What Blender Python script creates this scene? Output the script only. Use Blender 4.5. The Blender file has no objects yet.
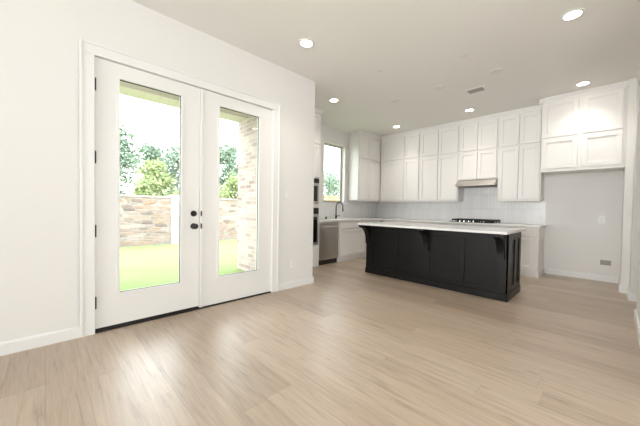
import bpy, bmesh, math, random
from mathutils import Vector, Matrix
random.seed(7)
S = bpy.context.scene
COL = S.collection
# ------------------------------------------------------------------ camera
cd = bpy.data.cameras.new('camera'); cam = bpy.data.objects.new('camera', cd); COL.objects.link(cam)
cd.sensor_fit = 'HORIZONTAL'; cd.sensor_width = 36.0; cd.lens = 284.0438/640*36
cd.shift_x = -0.0078; cd.shift_y = 0.0027; cd.clip_start = 0.02; cd.clip_end = 200
R3 = Vector((0.70254886, 0.71145155, 0.01617972)); U3 = Vector((-0.02720045, 0.00412684, 0.99962148)); B3 = Vector((0.71111548, -0.70272303, 0.02225111))
M = Matrix((R3, U3, B3)).transposed().to_4x4(); M.translation = Vector((3.2245, 0, 1.1515))
cam.matrix_world = M
S.camera = cam
# ------------------------------------------------------------------ world, daylight, exposure
W = bpy.data.worlds.new('sky'); S.world = W; W.use_nodes = True
bg = W.node_tree.nodes['Background']; bg.inputs['Color'].default_value = (0.93, 0.97, 1.0, 1); bg.inputs['Strength'].default_value = 6.3
S.view_settings.view_transform = 'Standard'; S.view_settings.look = 'None'; S.view_settings.gamma = 1.0
S.view_settings.use_curve_mapping = False
S.view_settings.exposure = 0.20
sd = bpy.data.lights.new('sun', 'SUN'); sd.energy = .4; sd.angle = math.radians(12); sd.color = (1, .98, .95)
so = bpy.data.objects.new('sun', sd); COL.objects.link(so); so.rotation_euler = (math.radians(30), math.radians(25), 0); so.location = (-6, -6, 12)
def area(name, loc, rot, sx, sy, e, color=(1, 1, 1)):
    d = bpy.data.lights.new(name, 'AREA'); d.shape = 'RECTANGLE'; d.size = sx; d.size_y = sy; d.energy = e; d.color = color
    o = bpy.data.objects.new(name, d); COL.objects.link(o); o.location = loc; o.rotation_euler = rot
    return o
# added unseen fill at the rear window behind the camera, brightens the kitchen
rw = area('rear_fill', (2.5, -6.4, 1.55), (math.radians(96), 0, 0), 3.6, 2.0, 54, (.98, .98, 1.0))
# spread narrowed to keep the rear fill on the kitchen
rw.data.spread = math.radians(70)
area('bounce_fill', (4.2, -.6, 1.6), Vector((-.9, 1.35, 1)).to_track_quat('-Z', 'Y').to_euler(), .7, .7, 40, (.98, .985, 1))  # added unseen lamp bounced off the ceiling for even room brightness

# ------------------------------------------------------------------ material helpers
def mat(name, col, rough=.5, metal=0., spec=.5, noise=None, bump=None, coat=0.):
    m = bpy.data.materials.new(name); m.use_nodes = True; nt = m.node_tree; b = nt.nodes['Principled BSDF']
    b.inputs['Base Color'].default_value = (*col, 1); b.inputs['Roughness'].default_value = rough; b.inputs['Metallic'].default_value = metal
    b.inputs['Specular IOR Level'].default_value = spec; b.inputs['Coat Weight'].default_value = coat
    tc = nt.nodes.new('ShaderNodeTexCoord')
    if noise:
        sc, amt = noise[0], noise[1]; st = noise[2] if len(noise) > 2 else (1, 1, 1)
        mp = nt.nodes.new('ShaderNodeMapping'); mp.inputs['Scale'].default_value = st
        n = nt.nodes.new('ShaderNodeTexNoise'); n.inputs['Scale'].default_value = sc; n.inputs['Detail'].default_value = 5
        r = nt.nodes.new('ShaderNodeValToRGB')
        r.color_ramp.elements[0].position = .3; r.color_ramp.elements[1].position = .7
        r.color_ramp.elements[0].color = (*[c*(1-amt) for c in col], 1); r.color_ramp.elements[1].color = (*[min(1, c*(1+amt)) for c in col], 1)
        nt.links.new(tc.outputs['Object'], mp.inputs[0]); nt.links.new(mp.outputs[0], n.inputs[0]); nt.links.new(n.outputs['Fac'], r.inputs[0]); nt.links.new(r.outputs[0], b.inputs['Base Color'])
    if bump:
        n = nt.nodes.new('ShaderNodeTexNoise'); n.inputs['Scale'].default_value = bump[0]; n.inputs['Detail'].default_value = 3
        bp = nt.nodes.new('ShaderNodeBump'); bp.inputs['Strength'].default_value = bump[1]; bp.inputs['Distance'].default_value = .003
        nt.links.new(tc.outputs['Object'], n.inputs[0]); nt.links.new(n.outputs['Fac'], bp.inputs['Height']); nt.links.new(bp.outputs[0], b.inputs['Normal'])
    return m
class NT:
    def __init__(s, m): s.nt = m.node_tree; s.b = s.nt.nodes['Principled BSDF']
    def new(s, t, **k):
        n = s.nt.nodes.new(t)
        for a, v in k.items(): setattr(n, a, v)
        return n
    def link(s, a, b): s.nt.links.new(a, b)
    def math(s, op, a, b=None):
        n = s.new('ShaderNodeMath', operation=op)
        for i, v in enumerate((a, b)):
            if v is None: continue
            if isinstance(v, (int, float)): n.inputs[i].default_value = v
            else: s.link(v, n.inputs[i])
        return n.outputs[0]
    def ramp(s, fac, stops):
        r = s.new('ShaderNodeValToRGB'); e = r.color_ramp.elements
        while len(e) < len(stops): e.new(.5)
        for i, (p, c) in enumerate(stops): e[i].position = p; e[i].color = (*c, 1)
        s.link(fac, r.inputs[0]); return r.outputs[0]
    def mix(s, bt, fac, a, b):
        n = s.new('ShaderNodeMix', data_type='RGBA', blend_type=bt)
        for i, v in ((0, fac), (6, a), (7, b)):
            if isinstance(v, (int, float)): n.inputs[i].default_value = v
            elif isinstance(v, tuple): n.inputs[i].default_value = (*v, 1)
            else: s.link(v, n.inputs[i])
        return n.outputs[2]

def floor_material():
    m = mat('oak_plank_floor', (.6, .47, .34), .40, 0, .9, coat=.35); m.node_tree.nodes['Principled BSDF'].inputs['Coat Roughness'].default_value = .32; N = NT(m)
    tc = N.new('ShaderNodeTexCoord'); sp = N.new('ShaderNodeSeparateXYZ'); N.link(tc.outputs['Object'], sp.inputs[0])
    PW, PL = .19, 1.83
    ry = N.math('DIVIDE', sp.outputs[1], PW); row = N.math('FLOOR', ry)
    wn = N.new('ShaderNodeTexWhiteNoise', noise_dimensions='1D'); N.link(row, wn.inputs['W'])
    rx = N.math('ADD', N.math('DIVIDE', sp.outputs[0], PL), N.math('MULTIPLY', wn.outputs[0], 3.7)); colm = N.math('FLOOR', rx)
    cid = N.new('ShaderNodeCombineXYZ'); N.link(row, cid.inputs[0]); N.link(colm, cid.inputs[1])
    wr = N.new('ShaderNodeTexWhiteNoise', noise_dimensions='3D'); N.link(cid.outputs[0], wr.inputs['Vector'])
    # grain, stretched along the plank and shifted per plank
    gv = N.new('ShaderNodeCombineXYZ')
    N.link(N.math('MULTIPLY', sp.outputs[0], 1.1), gv.inputs[0]); N.link(N.math('MULTIPLY', sp.outputs[1], 14.0), gv.inputs[1]); N.link(N.math('MULTIPLY', wr.outputs[0], 40.), gv.inputs[2])
    g = N.new('ShaderNodeTexNoise'); g.inputs['Scale'].default_value = 2.2; g.inputs['Detail'].default_value = 8; g.inputs['Roughness'].default_value = .62; g.inputs['Distortion'].default_value = .6; N.link(gv.outputs[0], g.inputs[0])
    gv2 = N.new('ShaderNodeCombineXYZ')
    N.link(N.math('MULTIPLY', sp.outputs[0], 3.), gv2.inputs[0]); N.link(N.math('MULTIPLY', sp.outputs[1], 90.0), gv2.inputs[1]); N.link(N.math('MULTIPLY', wr.outputs[0], 17.), gv2.inputs[2])
    g2 = N.new('ShaderNodeTexNoise'); g2.inputs['Scale'].default_value = 1.6; g2.inputs['Detail'].default_value = 4; N.link(gv2.outputs[0], g2.inputs[0])
    base = N.ramp(wr.outputs[0], [(0, FLO[0]), (.5, FLO[1]), (1, FLO[2])])
    gr = N.ramp(g.outputs['Fac'], [(.28, (.66, .60, .55)), (.45, (.94, .925, .91)), (.7, (1.1, 1.1, 1.1))])
    gr2 = N.ramp(g2.outputs['Fac'], [(.3, (.88, .86, .84)), (.6, (1, 1, 1))])
    c = N.mix('MULTIPLY', 1.0, N.mix('MULTIPLY', 1.0, base, gr), gr2)
    # seams
    fy = N.math('FRACT', ry); fx = N.math('FRACT', rx)
    dy = N.math('MULTIPLY', N.math('MINIMUM', fy, N.math('SUBTRACT', 1., fy)), PW)
    dx = N.math('MULTIPLY', N.math('MINIMUM', fx, N.math('SUBTRACT', 1., fx)), PL)
    seam = N.math('LESS_THAN', N.math('MINIMUM', dx, dy), .0016)
    c = N.mix('MIX', N.math('MULTIPLY', seam, .40), c, (.2, .14, .1))
    # sparse small knots
    kv = N.new('ShaderNodeCombineXYZ'); N.link(N.math('MULTIPLY', sp.outputs[0], 1.1), kv.inputs[0]); N.link(N.math('MULTIPLY', sp.outputs[1], 3.2), kv.inputs[1])
    kn = N.new('ShaderNodeTexVoronoi'); kn.inputs['Scale'].default_value = 1.6; N.link(kv.outputs[0], kn.inputs['Vector'])
    ks = N.new('ShaderNodeSeparateColor'); N.link(kn.outputs['Color'], ks.inputs[0])
    kf = N.math('MULTIPLY', N.math('LESS_THAN', ks.outputs[0], .45), N.math('SUBTRACT', 1., N.math('MINIMUM', N.math('MULTIPLY', kn.outputs['Distance'], 9.), 1.)))
    c = N.mix('MIX', N.math('MULTIPLY', kf, .65), c, (.20, .14, .095))
    N.link(c, N.b.inputs['Base Color'])
    bp = N.new('ShaderNodeBump'); bp.inputs['Strength'].default_value = .12; bp.inputs['Distance'].default_value = .002
    N.link(g2.outputs['Fac'], bp.inputs['Height']); N.link(bp.outputs[0], N.b.inputs['Normal'])
    return m
FLO = [(.39, .30, .215), (.46, .362, .27), (.52, .42, .322)]

def brick_material(name, cols, mortar, bw, bh, ms, axis, rough=.9, offs=.5, vari=.5):
    m = mat(name, cols[0], rough, 0, .2); N = NT(m)
    tc = N.new('ShaderNodeTexCoord'); sp = N.new('ShaderNodeSeparateXYZ'); N.link(tc.outputs['Object'], sp.inputs[0])
    cv = N.new('ShaderNodeCombineXYZ'); N.link(sp.outputs[axis], cv.inputs[0]); N.link(sp.outputs[2], cv.inputs[1])
    nz = N.new('ShaderNodeTexNoise'); nz.inputs['Scale'].default_value = 3; N.link(tc.outputs['Object'], nz.inputs[0])
    add = N.new('ShaderNodeVectorMath', operation='MULTIPLY_ADD'); N.link(nz.outputs['Color'], add.inputs[0]); add.inputs[1].default_value = (.02*vari, .02*vari, 0); N.link(cv.outputs[0], add.inputs[2])
    br = N.new('ShaderNodeTexBrick'); br.offset = offs; br.inputs['Scale'].default_value = 1; br.inputs['Brick Width'].default_value = bw; br.inputs['Row Height'].default_value = bh
    br.inputs['Mortar Size'].default_value = ms; br.inputs['Color1'].default_value = (0, 0, 0, 1); br.inputs['Color2'].default_value = (1, 1, 1, 1); br.inputs['Mortar'].default_value = (.5, .5, .5, 1)
    N.link(add.outputs[0], br.inputs['Vector'])
    n2 = N.new('ShaderNodeTexNoise'); n2.inputs['Scale'].default_value = 5; n2.inputs['Detail'].default_value = 6; N.link(tc.outputs['Object'], n2.inputs[0])
    sep = N.new('ShaderNodeSeparateColor'); N.link(br.outputs['Color'], sep.inputs[0])
    f = N.math('ADD', N.math('MULTIPLY', sep.outputs[0], 1-vari*.5), N.math('MULTIPLY', N.math('SUBTRACT', n2.outputs['Fac'], .25), vari))
    k = len(cols); c = N.ramp(f, [(i/(k-1), cols[i]) for i in range(k)])
    c = N.mix('MIX', br.outputs['Fac'], c, mortar)
    N.link(c, N.b.inputs['Base Color'])
    bp = N.new('ShaderNodeBump'); bp.inputs['Strength'].default_value = .6; bp.inputs['Distance'].default_value = .01; bp.invert = True
    N.link(br.outputs['Fac'], bp.inputs['Height']); N.link(bp.outputs[0], N.b.inputs['Normal'])
    return m
def ledge_material():
    m = mat('ledge_stone', (.5, .42, .35), .9, 0, .2); N = NT(m)
    tc = N.new('ShaderNodeTexCoord'); mp = N.new('ShaderNodeMapping'); mp.inputs['Scale'].default_value = (0, 3.6, 10.5); N.link(tc.outputs['Object'], mp.inputs[0])
    v = N.new('ShaderNodeTexVoronoi', distance='CHEBYCHEV'); v.inputs['Scale'].default_value = 1; v.inputs['Randomness'].default_value = .75; N.link(mp.outputs[0], v.inputs['Vector'])
    e = N.new('ShaderNodeTexVoronoi', feature='DISTANCE_TO_EDGE'); e.inputs['Scale'].default_value = 1; e.inputs['Randomness'].default_value = .75; N.link(mp.outputs[0], e.inputs['Vector'])
    sep = N.new('ShaderNodeSeparateColor'); N.link(v.outputs['Color'], sep.inputs[0])
    c = N.ramp(sep.outputs[0], [(0, (.20, .155, .15)), (.25, (.38, .29, .265)), (.45, (.34, .21, .15)), (.6, (.46, .385, .375)), (.8, (.27, .22, .22)), (1, (.39, .275, .215))])
    n2 = N.new('ShaderNodeTexNoise'); n2.inputs['Scale'].default_value = 9; n2.inputs['Detail'].default_value = 5; N.link(tc.outputs['Object'], n2.inputs[0])
    c = N.mix('MULTIPLY', 1.0, c, N.ramp(n2.outputs['Fac'], [(.3, (.8, .8, .8)), (.7, (1.1, 1.1, 1.1))]))
    c = N.mix('MIX', N.math('LESS_THAN', e.outputs['Distance'], .035), c, (.34, .31, .29))
    N.link(c, N.b.inputs['Base Color'])
    bp = N.new('ShaderNodeBump'); bp.inputs['Strength'].default_value = .8; bp.inputs['Distance'].default_value = .03
    N.link(e.outputs['Distance'], bp.inputs['Height']); N.link(bp.outputs[0], N.b.inputs['Normal'])
    return m
def tile_material(axis):
    m = brick_material('white_stacked_tile', [(.80, .795, .785), (.83, .825, .815), (.86, .855, .845)], (.78, .775, .765), .064, .30, .0025, axis, rough=.18, offs=.0, vari=.0)
    NT(m).b.inputs['Specular IOR Level'].default_value = .5
    return m
def glass_material():
    m = bpy.data.materials.new('clear_glass'); m.use_nodes = True; nt = m.node_tree; nt.nodes.clear()
    o = nt.nodes.new('ShaderNodeOutputMaterial'); t = nt.nodes.new('ShaderNodeBsdfTransparent'); t.inputs[0].default_value = (.95, .965, .96, 1)
    g = nt.nodes.new('ShaderNodeBsdfGlossy'); g.inputs['Roughness'].default_value = .02; f = nt.nodes.new('ShaderNodeMath'); f.operation = 'MULTIPLY_ADD'; lw = nt.nodes.new('ShaderNodeLayerWeight'); pw = nt.nodes.new('ShaderNodeMath'); pw.operation = 'POWER'; pw.inputs[1].default_value = 4; nt.links.new(lw.outputs['Facing'], pw.inputs[0]); nt.links.new(pw.outputs[0], f.inputs[0]); f.inputs[1].default_value = .7; f.inputs[2].default_value = .03
    mx = nt.nodes.new('ShaderNodeMixShader'); nt.links.new(f.outputs[0], mx.inputs[0]); nt.links.new(t.outputs[0], mx.inputs[1]); nt.links.new(g.outputs[0], mx.inputs[2]); nt.links.new(mx.outputs[0], o.inputs[0])
    return m
def emis(name, col, s):
    m = bpy.data.materials.new(name); m.use_nodes = True; b = m.node_tree.nodes['Principled BSDF']
    b.inputs['Base Color'].default_value = (*col, 1); b.inputs['Emission Color'].default_value = (*col, 1); b.inputs['Emission Strength'].default_value = s
    return m
def leaf_material(name, c1, c2):
    m = mat(name, c1, .7, 0, .2); N = NT(m)
    gi = N.new('ShaderNodeNewGeometry'); c = N.ramp(gi.outputs['Random Per Island'], [(0, c1), (1, c2)])
    N.link(c, N.b.inputs['Base Color'])
    N.b.inputs['Subsurface Weight'].default_value = 0
    return m
def lawn_material():
    m = mat('bright_lawn', (.3, .4, .1), .95, 0, .1); N = NT(m)
    tc = N.new('ShaderNodeTexCoord')
    n = N.new('ShaderNodeTexNoise'); n.inputs['Scale'].default_value = 1.3; n.inputs['Detail'].default_value = 6; N.link(tc.outputs['Object'], n.inputs[0])
    n2 = N.new('ShaderNodeTexNoise'); n2.inputs['Scale'].default_value = 60; n2.inputs['Detail'].default_value = 3; N.link(tc.outputs['Object'], n2.inputs[0])
    f = N.math('ADD', N.math('MULTIPLY', n.outputs['Fac'], .6), N.math('MULTIPLY', n2.outputs['Fac'], .4))
    N.link(N.ramp(f, [(.3, (.23, .315, .125)), (.7, (.30, .38, .175))]), N.b.inputs['Base Color'])
    bp = N.new('ShaderNodeBump'); bp.inputs['Distance'].default_value = .02; N.link(n2.outputs['Fac'], bp.inputs['Height']); N.link(bp.outputs[0], N.b.inputs['Normal'])
    return m
MT = dict(
 wall=mat('warm_white_paint', (.805, .787, .757), .75, 0, .3, bump=(220, .06)),
 ceil=mat('ceiling_paint', (.86, .845, .81), .9, 0, .2, bump=(160, .1)),
 trim=mat('white_trim_paint', (.83, .82, .80), .4, 0, .45, bump=(90, .02)),
 door=mat('white_door_paint', (.83, .815, .79), .42, 0, .45, bump=(90, .02)),
 cab=mat('white_cabinet_paint', (.84, .82, .79), .42, 0, .45, bump=(120, .02)),
 black=mat('black_cabinet_paint', (.005, .0048, .0047), .36, 0, .26, bump=(120, .04)),
 quartz=mat('white_quartz', (.74, .73, .71), .22, 0, .5, noise=(7, .035)),
 steel=mat('brushed_steel', (.56, .54, .51), .34, 1., .5, noise=(30, .06, (1, 40, 1))),
 hoodsteel=mat('hood_steel', (.62, .58, .53), .30, 1., .5, noise=(30, .05, (40, 1, 1))),
 chrome=mat('knob_metal', (.8, .8, .79), .25, 1.),
 bmetal=mat('matte_black_metal', (.014, .014, .014), .42, 0, .5, bump=(200, .03)),
 iron=mat('black_cast_iron', (.02, .02, .02), .6, 0, .4, bump=(150, .2)),
 bglass=mat('black_oven_glass', (.01, .01, .011), .06, 0, .5, bump=(5, .0)),
 rubber=mat('dark_threshold', (.02, .018, .016), .6, 0, .3, bump=(50, .05)),
 plate=mat('white_plastic', (.82, .81, .79), .35, 0, .5, bump=(60, .01)),
 slot=mat('dark_slot', (.06, .06, .06), .6, 0, .3, bump=(50, .02)),
 ventg=mat('vent_shadow_grey', (.30, .29, .28), .7, 0, .3, bump=(50, .02)),
 boxgrey=mat('grey_box_interior', (.38, .36, .34), .6, 0, .3, bump=(60, .05)),
 hall=mat('hall_paint_shaded', (.62, .60, .57), .8, 0, .3, bump=(220, .05)),  # darker than the wall paint: the unlit hall's shade put into the colour
 stucco=mat('cream_stucco', (.72, .64, .60), .85, 0, .2, bump=(60, .2)),
 soffit=mat('patio_soffit_paint', (.62, .57, .53), .85, 0, .2, bump=(60, .1)),
 cap=mat('cast_stone', (.70, .67, .63), .85, 0, .2, noise=(6, .06), bump=(40, .2)),
 coping=mat('coping_stone', (.46, .41, .37), .85, 0, .2, noise=(6, .1), bump=(40, .2)),
 bark=mat('bark', (.16, .12, .09), .9, 0, .2, noise=(12, .3, (1, 1, .2)), bump=(20, .6)),
 winframe=mat('backlit_window_frame', (.50, .48, .45), .5, 0, .4, bump=(60, .02)),  # white frame toned down, its backlit shade is in the colour
 lens=emis('lamp_lens', (1., .90, .76), 14.),
)
MT['floor'] = floor_material(); MT['glass'] = glass_material(); MT['lawn'] = lawn_material()
MT['brick'] = brick_material('whitewashed_brick', [(.33, .235, .21), (.48, .38, .36), (.57, .48, .46), (.61, .54, .52)], (.58, .52, .50), .22, .075, .008, 0)
MT['stone'] = ledge_material()
MT['tileX'] = tile_material(0); MT['tileY'] = tile_material(1)
MT['fencewood'] = brick_material('fence_boards', [(.36, .24, .14), (.46, .32, .20), (.52, .38, .25)], (.12, .08, .05), .14, 3.0, .006, 1, offs=0, vari=.4)
MT['leafA'] = leaf_material('leaf_blue_green', (.17, .24, .17), (.31, .39, .30))
MT['leafB'] = leaf_material('leaf_yellow_green', (.29, .36, .16), (.46, .52, .29))

# ------------------------------------------------------------------ mesh helpers
Z = Vector((0, 0, 1))
WLOC = {}
class MB:
    """collects shapes, then links them as one mesh object"""
    def __init__(s, o=(0, 0, 0), u=(1, 0, 0), n=(0, -1, 0)):
        s.bm = bmesh.new(); s.o = Vector(o); s.u = Vector(u); s.n = Vector(n)
    def P(s, a, b, c): return s.o + s.u*a + Z*b + s.n*c          # along, up, out
    def _hull(s, quad0, quad1):
        v0 = [s.bm.verts.new(p) for p in quad0]; v1 = [s.bm.verts.new(p) for p in quad1]; k = len(v0)
        s.bm.faces.new(v0[::-1]); s.bm.faces.new(v1)
        for i in range(k): s.bm.faces.new((v0[i], v0[(i+1) % k], v1[(i+1) % k], v1[i]))
        return s
    def box(s, a0, a1, b0, b1, c0, c1):                          # in the local frame
        return s._hull([s.P(a0, b0, c0), s.P(a1, b0, c0), s.P(a1, b1, c0), s.P(a0, b1, c0)], [s.P(a0, b0, c1), s.P(a1, b0, c1), s.P(a1, b1, c1), s.P(a0, b1, c1)])
    def wbox(s, x0, x1, y0, y1, z0, z1):                         # world axes
        q = lambda z: [Vector((x0, y0, z)), Vector((x1, y0, z)), Vector((x1, y1, z)), Vector((x0, y1, z))]
        return s._hull(q(z0), q(z1))
    def prism(s, pts, d):                                        # planar polygon (Vectors) swept by d
        pts = [Vector(p) for p in pts]; d = Vector(d); return s._hull(pts, [p+d for p in pts])
    def cyl(s, p0, p1, r0, r1=None, k=20):
        p0 = Vector(p0); p1 = Vector(p1); r1 = r0 if r1 is None else r1
        d = (p1-p0).normalized(); x = d.orthogonal().normalized(); y = d.cross(x)
        ring = lambda p, r: [p + (x*math.cos(t)+y*math.sin(t))*r for t in [2*math.pi*i/k for i in range(k)]]
        return s._hull(ring(p0, r0), ring(p1, r1))
    def tube(s, path, r, k=12):
        path = [Vector(p) for p in path]; rings = []; x = None
        for i, p in enumerate(path):
            d = (path[min(i+1, len(path)-1)] - path[max(i-1, 0)]).normalized()
            x = d.orthogonal().normalized() if x is None else (x - d*x.dot(d)).normalized(); y = d.cross(x)
            rr = r[i] if isinstance(r, (list, tuple)) else r
            rings.append([s.bm.verts.new(p + (x*math.cos(t)+y*math.sin(t))*rr) for t in [2*math.pi*j/k for j in range(k)]])
        for a, b in zip(rings, rings[1:]):
            for j in range(k): s.bm.faces.new((a[j], a[(j+1) % k], b[(j+1) % k], b[j]))
        s.bm.faces.new(rings[0][::-1]); s.bm.faces.new(rings[-1]); return s
    def ring(s, c, ax, ri, ro, h, k=28):                         # flat washer
        c = Vector(c); d = Vector(ax).normalized(); x = d.orthogonal().normalized(); y = d.cross(x)
        def rr(r, o): return [s.bm.verts.new(c + d*o + (x*math.cos(t)+y*math.sin(t))*r) for t in [2*math.pi*i/k for i in range(k)]]
        A = [rr(ri, 0), rr(ro, 0), rr(ro, h), rr(ri, h)]
        for q in range(4):
            a, b = A[q], A[(q+1) % 4]
            for j in range(k): s.bm.faces.new((a[j], a[(j+1) % k], b[(j+1) % k], b[j]))
        return s
    def shaker(s, a0, a1, b0, b1, c=0, t=.030, st=.060, rec=.016):
        """shaker door: frame of stiles and rails round a recessed panel with a small inner step"""
        s.box(a0, a0+st, b0, b1, c, c+t); s.box(a1-st, a1, b0, b1, c, c+t)
        s.box(a0+st, a1-st, b0, b0+st, c, c+t); s.box(a0+st, a1-st, b1-st, b1, c, c+t)
        s.box(a0+st, a1-st, b0+st, b1-st, c, c+t-rec); 
        i = .008
        for (p, q, u, v) in ((a0+st, a0+st+i, b0+st, b1-st), (a1-st-i, a1-st, b0+st, b1-st), (a0+st, a1-st, b0+st, b0+st+i), (a0+st, a1-st, b1-st-i, b1-st)):
            s.box(p, q, u, v, c, c+t-rec*.5)
        return s
    def build(s, name, m, parent=None, bevel=0, smooth=False):
        me = bpy.data.meshes.new(name); bmesh.ops.recalc_face_normals(s.bm, faces=s.bm.faces)
        off = WLOC.get(parent.name, Vector()) if parent else Vector()
        if off.length: bmesh.ops.translate(s.bm, verts=s.bm.verts, vec=-off)
        s.bm.to_mesh(me); s.bm.free(); me.materials.append(MT[m] if isinstance(m, str) else m)
        o = bpy.data.objects.new(name, me); COL.objects.link(o)
        if parent: o.parent = parent; WLOC[o.name] = off
        if bevel:
            b = o.modifiers.new('bevel', 'BEVEL'); b.width = bevel; b.segments = 2; b.limit_method = 'ANGLE'; b.angle_limit = math.radians(40)
        if smooth:
            for p in me.polygons: p.use_smooth = True
            try: me.set_sharp_from_angle(angle=math.radians(40))
            except Exception: pass
        return o
def thing(name, label, cat, loc, group=None):
    o = bpy.data.objects.new(name, None); COL.objects.link(o); o.location = loc; o.empty_display_size = .1; WLOC[o.name] = Vector(loc)
    return tag(o, label, cat, group)
def tag(o, label, cat, group=None):
    o['label'] = label; o['category'] = cat
    if group: o['group'] = group
    return o
def struct(o): o['kind'] = 'structure'; return o
def sthing(name, loc):
    o = bpy.data.objects.new(name, None); COL.objects.link(o); o.location = loc; o.empty_display_size = .1; WLOC[o.name] = Vector(loc); return struct(o)
def sbox(name, m, *boxes, bevel=0):
    b = MB()
    for q in boxes: b.wbox(*q)
    return struct(b.build(name, m, bevel=bevel))

# ------------------------------------------------------------------ setting
H = 3.07; D = 6.692; KX = -1.487; WE = 2.936
sbox('floor', 'floor', (-.10, 7.5, -6.5, 2.75, -.05, 0), (-1.6, 5.2, 2.75, 6.8, -.05, 0))
sbox('ceiling', 'ceil', (-.15, 7.7, -6.8, 2.75, H, H+.15), (-1.66, 7.7, 2.75, 6.9, H, H+.15))
DY0, DY1, DZ = .305, 2.195, 2.475          # rough opening of the french doors
sbox('wall_left', 'wall', (-.15, 0, -6.5, DY0, -.04, H), (-.15, 0, DY1, WE, -.04, H), (-.15, 0, DY0, DY1, DZ, H))
sbox('wall_return', 'wall', (KX, -.15, 2.80, WE, -.04, H))
WY0, WY1, WZ0, WZ1 = 4.60, 5.325, 1.295, 2.70
sbox('wall_kitchen', 'wall', (KX-.16, KX, 2.80, WY0, -.04, H), (KX-.16, KX, WY1, D+.12, -.04, H), (KX-.16, KX, WY0, WY1, -.04, WZ0), (KX-.16, KX, WY0, WY1, WZ1, H))
sbox('wall_back', 'wall', (KX, 5.3, D, D+.12, -.04, H))
RX = 3.416
sbox('wall_right', 'wall', (3.335, RX, 5.955, D, 0, H), (RX, RX+.12, 5.5, D, 0, H), (RX, RX+.12, 4.63, 5.5, 2.80, H), (RX+.02, RX+.14, 2.6, 4.63, 0, H))
sbox('wall_hall', 'hall', (4.9, 5.02, 4.3, D, 0, H), (RX+.12, 4.9, 5.52, 5.64, 0, H), (RX+.14, 4.9, 4.2, 4.32, 0, H))
sbox('wall_living', 'wall', (RX+.14, 7.6, 2.6, 2.72, 0, H))
sbox('wall_rear', 'wall', (-.15, .6, -6.62, -6.5, 0, H), (4.4, 7.6, -6.62, -6.5, 0, H), (.6, 4.4, -6.62, -6.5, 0, .5), (.6, 4.4, -6.62, -6.5, 2.6, H))
sbox('wall_side', 'wall', (7.5, 7.62, -6.62, -1.8, 0, H), (7.5, 7.62, 1.0, 2.72, 0, H), (7.5, 7.62, -1.8, 1.0, 0, .5), (7.5, 7.62, -1.8, 1.0, 2.6, H))
# baseboards
def board(name, *segs):     # ((x0,y0),(x1,y1),(nx,ny))
    b = MB()
    for (p, q, n) in segs:
        p = Vector((*p, 0)); q = Vector((*q, 0)); n = Vector((*n, 0)); L = (q-p)
        pr = [p, p+n*.016, p+n*.016+Z*.085, p+n*.010+Z*.098, p+Z*.100]
        b.prism(pr, L)
    return struct(b.build(name, 'trim'))
board('baseboard_left', ((0, -6.5), (0, .214), (1, 0)), ((0, 2.286), (0, WE+.016), (1, 0)))
board('baseboard_return', ((-.7, WE), (0.016, WE), (0, 1)))
board('baseboard_back', ((2.40, D), (3.335, D), (0, -1)))
board('baseboard_right', ((3.335, 5.955), (RX-.016, 5.955), (0, -1)), ((RX, 5.955), (RX, 5.484), (-1, 0)), ((RX, 5.5), (RX+.12, 5.5), (0, -1)), ((RX+.02, 4.63), (RX+.02, 2.584), (-1, 0)), ((RX+.02, 4.63), (RX+.14, 4.63), (0, 1)), ((3.335, 5.955), (3.335, D), (-1, 0)))
board('baseboard_hall', ((RX+.12, 5.52), (4.9, 5.52), (0, -1)), ((4.9, 5.5), (4.9, 4.32), (-1, 0)))
board('baseboard_living', ((RX+.0, 2.6), (7.5, 2.6), (0, -1)))
board('baseboard_rear', ((0, -6.5), (7.5, -6.5), (0, 1)))
# rear and side living-room windows (behind the camera)
for i, (o, u, n, w) in enumerate((((.6, -6.56, 0), (1, 0, 0), (0, 1, 0), 3.8), ((7.56, -1.8, 0), (0, 1, 0), (-1, 0, 0), 2.8))):
    r = sthing('window_%d' % (i+2), o)
    f = MB(o, u, n)
    for a in [0, w/3, 2*w/3, w]: f.box(max(a-.03, 0), min(a+.03, w), .5, 2.6, -.03, .03)
    f.box(0, w, .5, .56, -.03, .03); f.box(0, w, 2.54, 2.6, -.03, .03)
    f.build('window_frame', 'trim', r)
    MB(o, u, n).box(0, w, .5, 2.6, -.004, .004).build('pane', 'glass', r)
# kitchen window
r = sthing('window_1', (KX-.11, (WY0+WY1)/2, WZ0))
f = MB((KX-.10, WY0, 0), (0, 1, 0), (1, 0, 0)); w = WY1-WY0
f.box(0, .045, WZ0, WZ1, -.05, .0); f.box(w-.045, w, WZ0, WZ1, -.05, .0); f.box(.045, w-.045, WZ0, WZ0+.045, -.05, 0); f.box(.045, w-.045, WZ1-.045, WZ1, -.05, 0)
f.build('window_frame', 'winframe', r, bevel=.003)
MB((KX-.10, WY0, 0), (0, 1, 0), (1, 0, 0)).box(.045, w-.045, WZ0+.045, WZ1-.045, -.03, -.024).build('pane', 'glass', r)
MB((KX, WY0, 0), (0, 1, 0), (1, 0, 0)).box(-.03, w+.03, WZ0-.025, WZ0, -.10, .02).build('window_sill', 'trim', r, bevel=.003)

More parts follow.
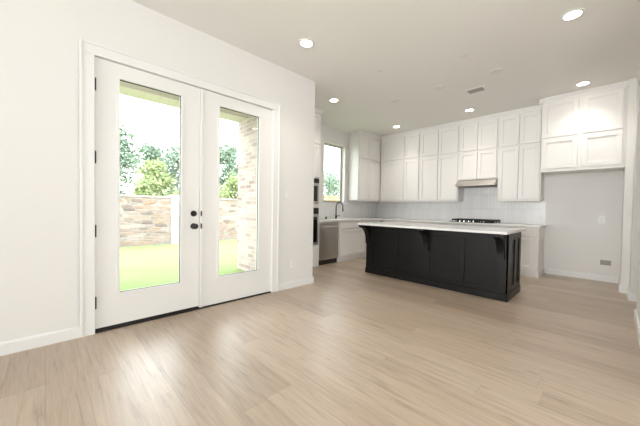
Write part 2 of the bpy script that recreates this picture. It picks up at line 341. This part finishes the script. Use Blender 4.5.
# french doors ------------------------------------------------------
b = MB()                                    # casing + jamb
for y0, y1 in ((.214, .317), (2.183, 2.286)): b.wbox(0, .018, y0, y1, 0, 2.458)
b.wbox(0, .018, .214, 2.286, 2.458, 2.56)
for (x, e) in ((.018, .024),):              # raised back band on the outer edge
    b.wbox(0, .026, .214, .236, 0, 2.56); b.wbox(0, .026, 2.264, 2.286, 0, 2.56); b.wbox(0, .026, .236, 2.264, 2.538, 2.56)
b.wbox(-.15, 0, .305, .317, 0, 2.458); b.wbox(-.15, 0, 2.183, 2.195, 0, 2.458); b.wbox(-.15, 0, .305, 2.195, 2.458, 2.475)
struct(b.build('trim_1', 'trim', bevel=.003))
b = MB(); b.wbox(-.15, .006, .317, 2.183, 0, .012)
struct(b.build('trim_2', 'rubber', bevel=.003))
GZ0, GZ1 = .328, 2.318
def leaf(name, y0, y1, gy0, gy1, zb):
    r = sthing(name, (-.03, (y0+y1)/2, zb)); x0, x1 = -.055, -.010; z0, z1 = zb, 2.452
    b = MB()
    b.wbox(x0, x1, y0, gy0, z0, z1); b.wbox(x0, x1, gy1, y1, z0, z1); b.wbox(x0, x1, gy0, gy1, z0, GZ0); b.wbox(x0, x1, gy0, gy1, GZ1, z1)
    b.build('panel', 'door', r)
    b = MB(); e = .022                      # raised glazing bead round the glass
    for xx0, xx1 in ((x1-.004, x1+.007), (x0-.007, x0+.004)):
        b.wbox(xx0, xx1, gy0-e, gy0+.003, GZ0-e, GZ1+e); b.wbox(xx0, xx1, gy1-.003, gy1+e, GZ0-e, GZ1+e)
        b.wbox(xx0, xx1, gy0, gy1, GZ0-e, GZ0+.003); b.wbox(xx0, xx1, gy0, gy1, GZ1-.003, GZ1+e)
    b.build('glazing_bead', 'door', r, bevel=.002)
    b = MB(); q = .005                      # thin dark gasket line
    b.wbox(-.038, -.026, gy0, gy0+q, GZ0, GZ1); b.wbox(-.038, -.026, gy1-q, gy1, GZ0, GZ1); b.wbox(-.038, -.026, gy0, gy1, GZ0, GZ0+q); b.wbox(-.038, -.026, gy0, gy1, GZ1-q, GZ1)
    b.build('gasket', 'slot', r)
    MB().wbox(-.036, -.028, gy0+.002, gy1-.002, GZ0+.002, GZ1-.002).build('pane', 'glass', r)
    MB().wbox(x0+.008, x1-.006, y0+.003, y1-.003, .0125, zb).build('door_sweep', 'rubber', r)
    return r
dl = leaf('door_1', .320, 1.228, .497, 1.035, .036)
dr = leaf('door_2', 1.233, 2.180, 1.452, 1.980, .017)
MB().wbox(-.012, .004, 1.236, 1.262, .017, 2.452).build('astragal', 'door', dr, bevel=.003)
for hz in (.275, .918, 1.572, 2.21):
    h = MB(); h.cyl((.006, .3185, hz-.052), (.006, .3185, hz+.052), .010, k=12); h.cyl((.006, .3185, hz-.058), (.006, .3185, hz+.058), .004, k=10); h.wbox(-.012, .001, .3165, .3225, hz-.05, hz+.05)
    h.build('hinge', 'bmetal', dl, smooth=True)
for hz, knob in ((.933, True), (1.072, False)):
    k = MB(); k.cyl((-.010, 1.167, hz), (.000, 1.167, hz), .033, .031, 28)
    if knob: k.cyl((0, 1.167, hz), (.035, 1.167, hz), .012, .012, 16); k.tube([(.028, 1.167, hz), (.034, 1.167, hz), (.048, 1.167, hz), (.060, 1.167, hz), (.064, 1.167, hz)], [.014, .026, .030, .026, .016], 24)
    else: k.cyl((0, 1.167, hz), (.010, 1.167, hz), .024, .022, 24); k.wbox(.010, .026, 1.162, 1.172, hz-.018, hz+.018)
    k.build('door_knob' if knob else 'deadbolt', 'bmetal', dl, smooth=True)
    MB().wbox(.0035, .0055, 1.238, 1.252, hz-.028, hz+.028).build('strike_plate', 'bmetal', dr)

# ------------------------------------------------------------------ outdoors
struct(MB().wbox(-30, -.16, -14, 26, -.12, -.055).build('lawn', 'lawn'))
sbox('wall_brick', 'brick', (-1.95, -.16, 2.70, 2.80, -.06, 3.1), (-1.95, KX-.16, 2.80, 3.1, -.06, 3.1), (-1.97, -1.6, -3.2, -2.83, -.06, 2.82))
sbox('trim_3', 'stucco', (-1.97, -1.60, -6.5, 2.70, 2.80, 3.25))
sbox('ceiling_patio', 'soffit', (-1.6, -.15, -6.5, 2.70, 3.10, 3.2))
FX = -6.65
st = thing('stone_fence', 'low ledge stone garden wall with pale cap at the far edge of the lawn', 'garden wall', (FX-.15, 1, -.06))
MB().wbox(FX-.3, FX, -9, 2.86, -.06, 1.40).build('wall_panel', 'stone', st); MB().wbox(FX-.3, FX, 3.17, 8.6, -.06, 1.40).build('wall_panel', 'stone', st)
MB().wbox(FX-.33, FX+.03, -9, 2.86, 1.40, 1.45).build('coping', 'coping', st, bevel=.01); MB().wbox(FX-.33, FX+.03, 3.17, 8.6, 1.40, 1.45).build('coping', 'coping', st, bevel=.01)
pp = thing('fence_pillar', 'smooth pale masonry pillar standing between two stretches of stone garden wall', 'pillar', (FX-.15, 3.015, -.06))
MB().wbox(FX-.32, FX+.04, 2.865, 3.165, -.06, 1.44).build('shaft', 'cap', pp, bevel=.01); MB().wbox(FX-.34, FX+.06, 2.862, 3.168, 1.44, 1.50).build('cap', 'cap', pp, bevel=.01)
wf = thing('wooden_fence', 'brown board fence seen low through the kitchen window', 'fence', (FX-.1, 12, -.06))
MB().wbox(FX-.12, FX-.09, 8.7, 18, -.06, 1.74).build('boards', 'fencewood', wf)
rl = MB()
for z in (.3, 1.0, 1.58): rl.wbox(FX-.09, FX-.05, 8.7, 18, z, z+.09)
rl.build('rail', 'fencewood', wf); MB().wbox(FX-.16, FX-.03, 8.7, 18, 1.74, 1.78).build('cap_board', 'fencewood', wf)
for y in (8.75, 11.1, 13.5, 15.9): MB().wbox(FX-.16, FX-.05, y, y+.09, -.06, 1.74).build('post', 'fencewood', wf)

def tree(x, y, h, w, leafm, label, n=1500, ls=.17, seed=1):
    rnd = random.Random(seed); r = thing('garden_tree', label, 'tree', (x, y, -.06), 'trees beyond the garden wall')
    t = MB(); t.tube([(x, y, -.06), (x+.05, y, h*.25), (x-.03, y+.05, h*.5), (x, y, h*.85)], [.13, .10, .07, .02], 10)
    cl = []
    for i in range(20):
        f = .16+.80*((i+.5)/20); rad = w*.5*math.sin(min(1, f*1.05)*math.pi*.86+.25)*rnd.uniform(.35, 1)
        a = rnd.uniform(0, 6.28); c = Vector((x+rad*math.cos(a), y+rad*math.sin(a), h*f)); cl.append((c, w*rnd.uniform(.20, .32)))
        t.tube([(x, y, max(.6, c.z-h*.18)), (x+(c.x-x)*.5, y+(c.y-y)*.5, c.z-h*.07), c], [.035, .022, .01], 6)
    t.build('trunk', 'bark', r, smooth=True)
    lf = MB()
    for i in range(int(n*2.6)):
        c, cr = cl[rnd.randrange(len(cl))]
        d = Vector((rnd.gauss(0, 1), rnd.gauss(0, 1), rnd.gauss(0, 1))).normalized()*cr*rnd.uniform(.35, 1.08)
        p = c+Vector((d.x, d.y, d.z*.85)); a = Vector((rnd.gauss(0, 1), rnd.gauss(0, 1), rnd.gauss(0, .6))).normalized(); bb = a.orthogonal().normalized()
        bb = (Matrix.Rotation(rnd.uniform(0, 6.28), 3, a) @ bb); s = ls*rnd.uniform(.6, 1.2)
        nn = a.cross(bb)*s*.12
        lf.bm.faces.new([lf.bm.verts.new(q) for q in (p, p+a*s*.5+bb*s*.34+nn, p+a*s, p+a*s*.5-bb*s*.34+nn)])
    me = lf.build('foliage', leafm, r)
tree(-12.0, 2.1, 4.6, 2.2, 'leafA', 'dark blue green tree at the left edge of the left door glass', 1800, .17, 3)
tree(-8.8, 2.95, 2.75, 1.6, 'leafB', 'yellow green young tree in the middle of the left door glass', 1700, .14, 5)
tree(-11.4, 4.7, 4.0, 2.2, 'leafA', 'blue green tree at the right edge of the left door glass', 1700, .16, 8)
tree(-15.4, 4.4, 4.6, 2.4, 'leafA', 'hazy blue green tree behind the yellow green young tree', 1500, .18, 9)
tree(-12.2, 7.5, 4.7, 2.6, 'leafA', 'blue green tree at the left of the right door glass', 1900, .17, 11)
tree(-8.7, 6.0, 2.5, 1.4, 'leafB', 'low yellow green tree beside the brick wall in the right door glass', 1300, .13, 13)
tree(-12.2, 15.6, 3.9, 3.4, 'leafA', 'green tree seen over the board fence through the kitchen window', 1900, .18, 17)

# ------------------------------------------------------------------ kitchen: uppers
UF = D-.323; ULX = KX+.323; UB, US, UT = 1.367, 2.394, 3.005
G = .0055
def upper(label, o, u, n, w, depth, zb, rows, cols, group='white upper cabinets', rail=True, crown=True, gapmid=0., edge=.02, name='upper_cabinet', start=0.):
    """cabinet box against a wall, face at o; rows = [(z0,z1)], cols = door boundaries along u"""
    o = Vector((*o, 0)); u = Vector((*u, 0)); n = Vector((*n, 0))
    r = thing(name, label, 'cabinet', (o + u*(w/2) - n*(depth/2)) + Z*zb, group)
    MB(o, u, n).box(0, w, zb, UT, -depth, -.001).build('body', 'cab', r, bevel=.0015)
    for (z0, z1) in rows:
        for i in range(len(cols)-1):
            MB(o, u, n).shaker(cols[i]+G+(gapmid if i else 0), cols[i+1]-G-(gapmid if i < len(cols)-2 else 0), z0+G, z1-G).build('door', 'cab', r, bevel=.0015)
    if rail: MB(o, u, n).box(0, w, zb-.022, zb, -.03, .024).build('light_rail', 'cab', r, bevel=.002)
    return r
X = (1, 0); Yn = (0, -1)
R2 = lambda zb: [(zb+.012, US-.012), (US+.012, UT-.025)]
upper('white stacked upper cabinet on the left wall beside the kitchen window', (ULX, 5.457), (0, 1), (1, 0), UF-.012-5.457, .322, UB, R2(UB), [.012, .455, .89])
upper('white stacked upper cabinet in the back corner of the kitchen', (ULX+.034, UF), X, Yn, -.069-ULX, .322, UB, R2(UB), [.01, .69, -.069-ULX-.012])
upper('white stacked upper cabinet directly left of the range hood', (-.033, UF), X, Yn, .866+.033, .322, UB, R2(UB), [.014, .45, .885])
upper('short white stacked cabinet above the range hood', (.868, UF), X, Yn, 1.608-.868, .322, 1.80, R2(1.80), [.014, .37, .726], rail=False)
upper('white stacked upper cabinet right of the range hood', (1.610, UF), X, Yn, 2.303-1.610, .322, UB, R2(UB), [.014, .35, .68])
upper('deep white four door cabinet above the empty refrigerator alcove', (2.336, 6.045), X, Yn, 3.334-2.336, D-6.046, 1.845, [(1.868, 2.378), (2.392, 2.985)], [.012, .495, .965], name='refrigerator_cabinet', gapmid=.022)
# crown moulding
def crown(segs):
    b = MB()
    for (p, q, n) in segs:
        p = Vector((*p, UT-.012)); q = Vector((*q, UT-.012)); n = Vector((*n, 0)); h = H-UT+.012
        b.prism([p, p+n*.012, p+n*.016+Z*h*.35, p+n*.045+Z*h*.8, p+n*.045+Z*h, p+Z*h], q-p)
    return struct(b.build('trim_4', 'cab'))
crown([((ULX, 5.42), (ULX, UF), (1, 0)), ((KX, 5.457), (ULX+.045, 5.457), (0, -1)), ((ULX, UF), (2.336, UF), (0, -1)), ((2.336, UF), (2.336, 6.0), (-1, 0)), ((2.29, 6.045), (RX, 6.045), (0, -1))])
# filler boards between carcasses and ceiling
sbox('trim_5', 'cab', (KX, ULX, 5.457, D, UT+.001, H), (ULX, 2.336, UF, D, UT+.001, H), (2.336, 3.334, 6.045, D, UT+.001, H), (3.334, RX, 5.985, 6.044, 1.845, UT))

# backsplash tile (front faces just proud of the walls)
sbox('trim_6', 'tileX', (KX+.008, 2.336, D-.008, D, .916, UB-.023), (.868, 1.608, D-.008, D, UB-.022, 1.66))
sbox('trim_7', 'tileY', (KX, KX+.008, 3.88, D, .916, WZ0-.026), (KX, KX+.008, 5.36, D, WZ0-.025, UB-.023))

# range hood ---------------------------------------------------------
hd = thing('range_hood', 'slim stainless steel under cabinet range hood over the cooktop', 'range hood', (1.238, 6.43, 1.66))
MB().prism([(.872, D-.012, 1.672), (.872, 6.165, 1.66), (.872, 6.165, 1.685), (.872, 6.345, 1.796), (.872, D-.012, 1.796)], (.732, 0, 0)).build('shell', 'hoodsteel', hd, bevel=.003)
b = MB(); b.wbox(.90, 1.225, 6.22, 6.60, 1.652, 1.662); b.wbox(1.25, 1.575, 6.22, 6.60, 1.652, 1.662); b.build('filter', 'ventg', hd)

# ------------------------------------------------------------------ kitchen: base cabinets
CT = .875; BF = D-.598; LFX = KX+.60
def base(label, o, u, n, w, depth, fronts, name='base_cabinet', ends=None):
    o = Vector((*o, 0)); u = Vector((*u, 0)); n = Vector((*n, 0))
    r = thing(name, label, 'cabinet', o+u*(w/2)-n*(depth/2), 'white base cabinets')
    MB(o, u, n).box(0, w, .095, CT-.001, -depth, -.001).build('body', 'cab', r, bevel=.0015)
    t = MB(o, u, n); t.box(0, w, 0, .095, -depth, -.012); t.box(0, w, .075, .095, -.03, -.004)
    if ends: t.box(w-.02, w+.012, 0, .1, -depth, .0)
    t.build('toe_board', 'cab', r, bevel=.002)
    for kind, a0, a1, z0, z1 in fronts:
        m = MB(o, u, n)
        if kind == 'door': m.shaker(a0, a1, z0, z1)
        else: m.box(a0, a1, z0, z1, 0, .03)
        m.build(kind, 'cab', r, bevel=.002)
    return r
LY = (0, 1); LN = (1, 0)
base('white sink base cabinet under the kitchen window right of the dishwasher', (LFX, 4.468), LY, LN, .935, .598, [('drawer', .035, .9, .719, .860), ('door', .035, .9, .125, .705)])
base('narrow white base cabinet between sink base and back corner', (LFX, 5.405), LY, LN, 6.03-5.405, .598, [('drawer', .03, .58, .719, .860), ('door', .03, .58, .125, .705)])
base('white base cabinet in the back left corner behind the island', (LFX+.0, BF), X, Yn, -.02-LFX, .596, [('drawer', .1, .82, .719, .860), ('door', .1, .45, .125, .705), ('door', .457, .82, .125, .705)])
base('white base cabinet left of the cooktop behind the island', (-.018, BF), X, Yn, .83, .596, [('drawer', .02, .81, .719, .860), ('door', .02, .41, .125, .705), ('door', .417, .81, .125, .705)])
base('white drawer base cabinet below the black gas cooktop', (.814, BF), X, Yn, .846, .596, [('drawer', .02, .826, .719, .860), ('drawer', .02, .826, .42, .705), ('drawer', .02, .826, .125, .4)])
base('white base cabinet at the end beside the refrigerator alcove', (1.662, BF), X, Yn, 2.336-1.662, .596, [('drawer', .02, .622, .719, .860), ('door', .02, .622, .125, .705)], ends=True)
# continuous L-shaped worktop
b = MB(); b.wbox(KX+.009, KX+.64, 3.885, D-.009, CT, .915); b.wbox(KX+.64, 2.358, D-.64, D-.009, CT, .915)
tag(b.build('countertop', 'quartz', bevel=.003), 'white quartz worktop running round the kitchen corner under the tile', 'countertop')
# dishwasher
dw = thing('dishwasher', 'stainless steel dishwasher between the oven tower and sink cabinet', 'dishwasher', (LFX-.29, 4.175, 0))
MB().wbox(LFX-.56, LFX-.002, 3.89, 4.464, .10, CT-.002).build('body', 'steel', dw)
MB().wbox(LFX-.001, LFX+.022, 3.893, 4.461, .115, .815).build('door', 'steel', dw, bevel=.004)
MB().wbox(LFX-.001, LFX+.014, 3.893, 4.461, .822, .866).build('control_strip', 'steel', dw, bevel=.003)
hb = MB(); hb.cyl((LFX+.05, 3.96, .775), (LFX+.05, 4.40, .775), .009, k=14)
for y in (3.99, 4.37): hb.cyl((LFX+.02, y, .775), (LFX+.05, y, .775), .006, k=10)
hb.build('handle', 'steel', dw, smooth=True)
MB().wbox(LFX-.56, LFX-.02, 3.89, 4.464, 0, .10).build('toe_kick', 'bmetal', dw)
# oven tower
TF = LFX+.025
tw = thing('oven_tower', 'tall white oven cabinet tower at the end of the left kitchen wall', 'cabinet', (KX+.31, 3.50, 0))
b = MB(); b.wbox(KX+.002, TF, 3.10, 3.135, 0, UT); b.wbox(KX+.002, TF, 3.85, 3.882, 0, UT); b.wbox(KX+.002, TF-.55, 3.135, 3.85, .1, UT)
b.wbox(TF-.55, TF, 3.135, 3.85, .10, .435); b.wbox(TF-.55, TF, 3.135, 3.85, 1.165, 1.235); b.wbox(TF-.55, TF, 3.135, 3.85, 1.735, UT); b.build('body', 'cab', tw, bevel=.0015)
MB().wbox(KX+.002, TF-.01, 3.135, 3.85, 0, .098).build('toe_board', 'cab', tw)
o = (TF, 3.10, 0)
MB(o, (0, 1, 0), (1, 0, 0)).box(.02, .762, .125, .42, .001, .02).build('drawer', 'cab', tw, bevel=.002)
for z0, z1 in ((1.76, US-.012), (US+.012, UT-.025)):
    for a0, a1 in ((.02, .388), (.394, .762)): MB(o, (0, 1, 0), (1, 0, 0)).shaker(a0, a1, z0, z1, c=.001).build('door', 'cab', tw, bevel=.0015)
struct(MB().wbox(KX+.002, TF-.001, 3.10, 3.882, UT+.001, H).prism([(TF, 3.10, UT-.01), (TF+.016, 3.10, UT-.01), (TF+.045, 3.10, H-.015), (TF+.045, 3.10, H), (TF, 3.10, H)], (0, .80, 0)).build('trim_8', 'cab'))
def oven(name, label, z0, z1, hz, cat):
    r = thing(name, label, cat, (TF-.2, 3.4925, z0))
    MB().wbox(TF-.5, TF-.001, 3.14, 3.845, z0+.002, z1-.002).build('body', 'steel', r)
    MB().wbox(TF+.001, TF+.022, 3.142, 3.843, z0+.004, hz-.03).build('door', 'steel', r, bevel=.003)
    MB().wbox(TF+.022, TF+.026, 3.185, 3.80, z0+.05, hz-.075).build('door_glass', 'bglass', r)
    MB().wbox(TF+.001, TF+.022, 3.142, 3.843, hz-.02, z1-.004).build('control_panel', 'bglass', r, bevel=.002)
    h = MB(); h.cyl((TF+.062, 3.19, hz-.05), (TF+.062, 3.795, hz-.05), .011, k=14)
    for y in (3.23, 3.755): h.cyl((TF+.02, y, hz-.05), (TF+.062, y, hz-.05), .007, k=10)
    h.build('handle', 'steel', r, smooth=True)
oven('wall_oven', 'black glass and steel wall oven built into the tower', .438, 1.162, 1.06, 'oven')
oven('microwave', 'steel framed microwave built into the tower above the wall oven', 1.238, 1.732, 1.66, 'microwave')
# faucet and sink fittings
fc = thing('kitchen_faucet', 'matte black gooseneck kitchen faucet below the kitchen window', 'faucet', (KX+.12, 4.905, .915)); fx, fy = KX+.12, 4.905
MB().cyl((fx, fy, .915), (fx, fy, .925), .028, .026, 24).cyl((fx, fy, .925), (fx, fy, 1.0), .021, .019, 20).build('base', 'bmetal', fc, smooth=True)
pa = [(fx, fy, 1.0), (fx, fy, 1.14)] + [(fx+.105-.105*math.cos(t), fy, 1.19+.105*math.sin(t)) for t in [math.pi*i/10 for i in range(0, 10)]] + [(fx+.212, fy, 1.17)]
MB().tube(pa, .0125, 14).build('spout', 'bmetal', fc, smooth=True)
MB().cyl((fx+.212, fy, 1.175), (fx+.216, fy, 1.09), .016, .019, 18).build('spray_head', 'bmetal', fc, smooth=True)
MB().cyl((fx, fy+.01, .97), (fx, fy+.05, .975), .011, k=14).cyl((fx, fy+.045, .972), (fx+.02, fy+.115, .995), .007, .005, 12).build('lever', 'bmetal', fc, smooth=True)
ag = MB().cyl((KX+.12, 4.575, .915), (KX+.12, 4.575, .923), .026, k=20).cyl((KX+.12, 4.575, .923), (KX+.12, 4.575, .965), .020, .018, 20)
tag(ag.build('air_gap_cap', 'bmetal', smooth=True), 'small black capped fitting on the worktop left of the faucet', 'sink fitting')
# gas cooktop
ck = thing('gas_cooktop', 'black gas cooktop with iron grates and silver knobs set in the back worktop', 'cooktop', (1.24, 6.36, .915)); cx0, cx1, cy0, cy1 = .80, 1.635, 6.10, 6.62
MB().wbox(cx0, cx1, cy0, cy1, .9155, .925).build('plate', 'bglass', ck, bevel=.003)
for i in range(3):
    a = cx0+.012+i*.2705; bq = a+.2695; g = MB()
    y0 = cy0+.095
    for (p, q, r_, s_) in ((a, bq, y0, y0+.016), (a, bq, cy1-.036, cy1-.02), (a, a+.014, y0, cy1-.02), (bq-.014, bq, y0, cy1-.02), (a, bq, 6.355, 6.369), ((a+bq)/2-.007, (a+bq)/2+.007, y0, cy1-.02), (a, bq, 6.24, 6.252), (a, bq, 6.47, 6.482)): g.wbox(p, q, r_, s_, .948, .978)
    for px in (a+.007, bq-.007):
        for py in (y0+.008, cy1-.028, 6.362): g.wbox(px-.007, px+.007, py-.007, py+.007, .925, .956)
    g.build('grate', 'iron', ck, bevel=.002)
    for by in ((6.22, 6.49) if i != 1 else (6.42,)):
        MB().cyl(((a+bq)/2, by, .925), ((a+bq)/2, by, .945), .045, .038, 20).cyl(((a+bq)/2, by, .945), ((a+bq)/2, by, .951), .03, k=20).build('burner', 'iron', ck, smooth=True)
for i in range(4):
    kx = 1.0+i*.085
    MB().cyl((kx, 6.145, .925), (kx, 6.145, .955), .018, .016, 18).build('knob', 'chrome', ck, smooth=True)

# ------------------------------------------------------------------ island
IX0, IX1, IY0, IY1, IT = .092, 2.312, 4.165, 4.88, .872
il = thing('kitchen_island', 'black paneled kitchen island base with curved brackets under the overhang', 'kitchen island', ((IX0+IX1)/2, (IY0+IY1)/2, 0))
b = MB((IX0, IY0, 0), (1, 0, 0), (0, -1, 0)); L = IX1-IX0
b.wbox(IX0+.014, IX1-.014, IY0+.014, IY1-.014, .005, IT-.001)
# front: stiles, rails (recessed panels stay on the core box)
for a0, a1 in ((0, .135), (1.098, 1.195), (1.628, 1.698), (L-.13, L), (.58, .65)): b.box(a0, a1, .10, IT-.001, -.02, 0)
b.box(0, L, .10, .158, -.0199, -.0002); b.box(0, L, .775, IT-.001, -.0199, -.0002)
e = MB(); 
b.o = Vector((IX1, IY0, 0)); b.u = Vector((0, 1, 0)); b.n = Vector((1, 0, 0)); Wd = IY1-IY0
for a0, a1 in ((0, .19), (.36, .46), (.62, Wd)): b.box(a0, a1, .10, IT-.001, -.02, .0)
b.box(0, Wd, .10, .16, -.0199, -.0002); b.box(0, Wd, .775, IT-.001, -.0199, -.0002)
b.o = Vector((IX0, IY0, 0)); b.n = Vector((-1, 0, 0))
for a0, a1 in ((0, .1), (.31, .41), (.62, Wd)): b.box(a0, a1, .10, IT-.001, -.02, .0)
b.box(0, Wd, .10, .16, -.0199, -.0002); b.box(0, Wd, .775, IT-.001, -.0199, -.0002)
b.build('body', 'black', il, bevel=.002)
b = MB(); t = .009
for (x0, x1, y0, y1) in ((IX0-t, IX1+t, IY0-t, IY0), (IX0-t, IX1+t, IY1-.02, IY1), (IX1, IX1+t, IY0, IY1), (IX0-t, IX0, IY0, IY1)): b.wbox(x0, x1, y0, y1, 0, .095)
b.build('base_molding', 'black', il, bevel=.004)
for i in range(5):                       # fronts on the working side
    a0 = .03+i*.434; m = MB((IX0, IY1, 0), (1, 0, 0), (0, 1, 0)); m.shaker(a0, a0+.425, .12, .70, c=-.0145); m.build('door', 'black', il, bevel=.0015)
    MB((IX0, IY1, 0), (1, 0, 0), (0, 1, 0)).box(a0, a0+.425, .715, .85, -.0145, .006).build('drawer', 'black', il, bevel=.0015)
CY = 3.925                                 # front edge of the worktop
def corbel(x0, w):
    h, d = .338, IY0-CY-.012; pts = [(x0, IY0, IT-.001), (x0, IY0-d, IT-.001), (x0, IY0-d, IT-.035), (x0, IY0-d+.012, IT-.045)]
    for i in range(1, 11):               # concave sweep back to the panel
        t = i/10*math.pi/2; pts.append((x0, IY0-.03-(d-.042)*(1-math.sin(t)), IT-.045-(h-.085)*(1-math.cos(t))))
    pts += [(x0, IY0-.03, IT-h), (x0, IY0, IT-h)]
    m = MB().prism(pts, (w, 0, 0)); m.wbox(x0-.008, x0+w+.008, IY0-d-.008, IY0, IT-.022, IT-.001)
    m.build('corbel', 'black', il, bevel=.003)
for x0 in (.095, 1.190, 2.186): corbel(x0, .09)
tag(MB().wbox(IX0-.004, IX1+.035, CY, IY1+.05, IT, .904).build('island_countertop', 'quartz', bevel=.003), 'white quartz slab lying on the black kitchen island', 'countertop')

# ------------------------------------------------------------------ small wall fittings
def plate(name, label, cat, o, u, n, w, h, kind, group=None):
    o = Vector(o); r = thing(name, label, cat, o, group); m = MB(o, u, n)
    m.box(-w/2, w/2, -h/2, h/2, .0005, .006).build('cover_plate', 'plate', r, bevel=.002)
    if kind == 'switch':
        m = MB(o, u, n); m.box(-.017, .017, -.034, .034, .005, .010); m.build('rocker', 'plate', r, bevel=.002)
    else:
        m = MB(o, u, n); m.box(-.017, .017, -.034, .034, .005, .009); m.build('receptacle', 'plate', r, bevel=.002)
        for s_ in (-.018, .018):
            for a_ in (-.0065, .0065): MB(o, u, n).box(a_-.0015, a_+.0015, s_-.004, s_+.006, .0085, .0096).build('slot', 'slot', r)
plate('light_switch', 'white rocker light switch on the wall right of the french doors', 'light switch', (0, 2.435, 1.345), (0, 1, 0), (1, 0, 0), .075, .12, 'switch')
plate('wall_outlet', 'white outlet low on the wall right of the french doors', 'outlet', (0, 2.543, .355), (0, 1, 0), (1, 0, 0), .075, .12, 'outlet')
plate('wall_outlet', 'white outlet at mid height inside the refrigerator alcove', 'outlet', (3.096, D, 1.03), (1, 0, 0), (0, -1, 0), .08, .125, 'outlet')
plate('wall_outlet', 'white outlet on the tile backsplash near the refrigerator alcove', 'outlet', (2.262, D-.008, 1.03), (1, 0, 0), (0, -1, 0), .075, .12, 'outlet')
wb = thing('water_supply_box', 'grey recessed water supply box low in the refrigerator alcove', 'water box', (3.165, D, .318)); o = Vector((3.165, D, .318))
m = MB(o, (1, 0, 0), (0, -1, 0)); 
for (a0, a1, b0, b1) in ((-.085, -.066, -.06, .06), (.066, .085, -.06, .06), (-.066, .066, -.06, -.042), (-.066, .066, .042, .06)): m.box(a0, a1, b0, b1, .0005, .010)
m.build('frame', 'plate', wb, bevel=.002)
MB(o, (1, 0, 0), (0, -1, 0)).box(-.066, .066, -.042, .042, .0005, .003).build('back_panel', 'boxgrey', wb)
MB(o, (1, 0, 0), (0, -1, 0)).cyl(o+Vector((-.02, -.004, 0)), o+Vector((-.02, -.022, 0)), .009, k=14).build('valve', 'boxgrey', wb, smooth=True)

# ------------------------------------------------------------------ ceiling fittings
LP = [((2.899, 3.651), 'bright recessed ceiling light nearest the camera at upper right'), ((.671, 2.176), 'recessed ceiling light nearest the french doors'),
      ((-.29, 3.651), 'recessed ceiling light just past the end of the french door wall'), ((-.337, 5.796), 'recessed ceiling light in the back left corner above the upper cabinets'),
      ((1.256, 5.769), 'recessed ceiling light in front of the range hood cabinets'), ((2.864, 5.70), 'recessed ceiling light in front of the refrigerator cabinet')]
first = None
ld = bpy.data.lights.new('downlight', 'SPOT'); ld.energy = 37; ld.spot_size = math.radians(118); ld.spot_blend = 1.0; ld.shadow_soft_size = .07; ld.color = (1, .945, .885)
for (x, y), lab in LP:
    if first is None:
        r = first = thing('recessed_light', lab, 'ceiling light', (x, y, H), 'recessed ceiling lights')
        MB().ring((x, y, H-.008), (0, 0, 1), .068, .092, .0075).build('trim_ring', 'plate', r, smooth=True)
        MB().cyl((x, y, H-.006), (x, y, H-.001), .067, k=28).build('lens', 'lens', r)
        lo = bpy.data.objects.new('lamp', ld); COL.objects.link(lo); lo.parent = r; lo.location = (0, 0, -.03)
    else:
        r = first.copy(); COL.objects.link(r); r.location = (x, y, H); r['label'] = lab
        for ch in list(first.children):
            c = ch.copy(); COL.objects.link(c); c.parent = r
v = thing('ceiling_vent', 'white rectangular ceiling air vent with grey louvres', 'ceiling vent', (1.645, 4.88, H)); x, y = 1.645, 4.88
b = MB()
for q in ((x-.16, x+.16, y-.11, y-.07), (x-.16, x+.16, y+.07, y+.11), (x-.16, x-.115, y-.07, y+.07), (x+.115, x+.16, y-.07, y+.07)): b.wbox(*q, H-.008, H-.0005)
b.build('frame', 'plate', v, bevel=.002)
MB().wbox(x-.115, x+.115, y-.07, y+.07, H-.003, H-.0006).build('duct', 'ventg', v)
for i in range(6):
    yy = y-.058+i*.0225; MB().prism([(x-.115, yy, H-.004), (x-.115, yy+.003, H-.004), (x-.115, yy+.015, H-.012), (x-.115, yy+.012, H-.012)], (.23, 0, 0)).build('louvre', 'boxgrey', v)
def disc(name, label, cat, x, y, r_, hh, group): return tag(MB().cyl((x, y, H-.0005), (x, y, H-hh), r_, r_*.93, 32).build(name, 'ceilplate', smooth=True, bevel=.002), label, cat, group)
MT['ceilplate'] = mat('ceiling_cover_plate', (.80, .785, .75), .6, 0, .3, bump=(60, .01))
disc('blank_cover', 'round blank cover plate on the ceiling, rightmost of three above the island', 'cover plate', 2.05, 4.40, .075, .012, 'blank pendant covers')
disc('blank_cover', 'round blank cover plate on the ceiling, middle of three above the island', 'cover plate', 1.265, 4.40, .075, .012, 'blank pendant covers')
disc('blank_cover', 'round blank cover plate on the ceiling, leftmost of three above the island', 'cover plate', .47, 4.40, .075, .012, 'blank pendant covers')
disc('sensor_disc', 'small flush disc on the ceiling in front of the island, right one of two', 'ceiling cap', 1.876, 3.712, .045, .006, 'flush ceiling caps')  # faint ceiling discs, built as flush sensors
disc('sensor_disc', 'small flush disc on the ceiling in front of the island, left one of two', 'ceiling cap', .913, 3.331, .045, .006, 'flush ceiling caps')
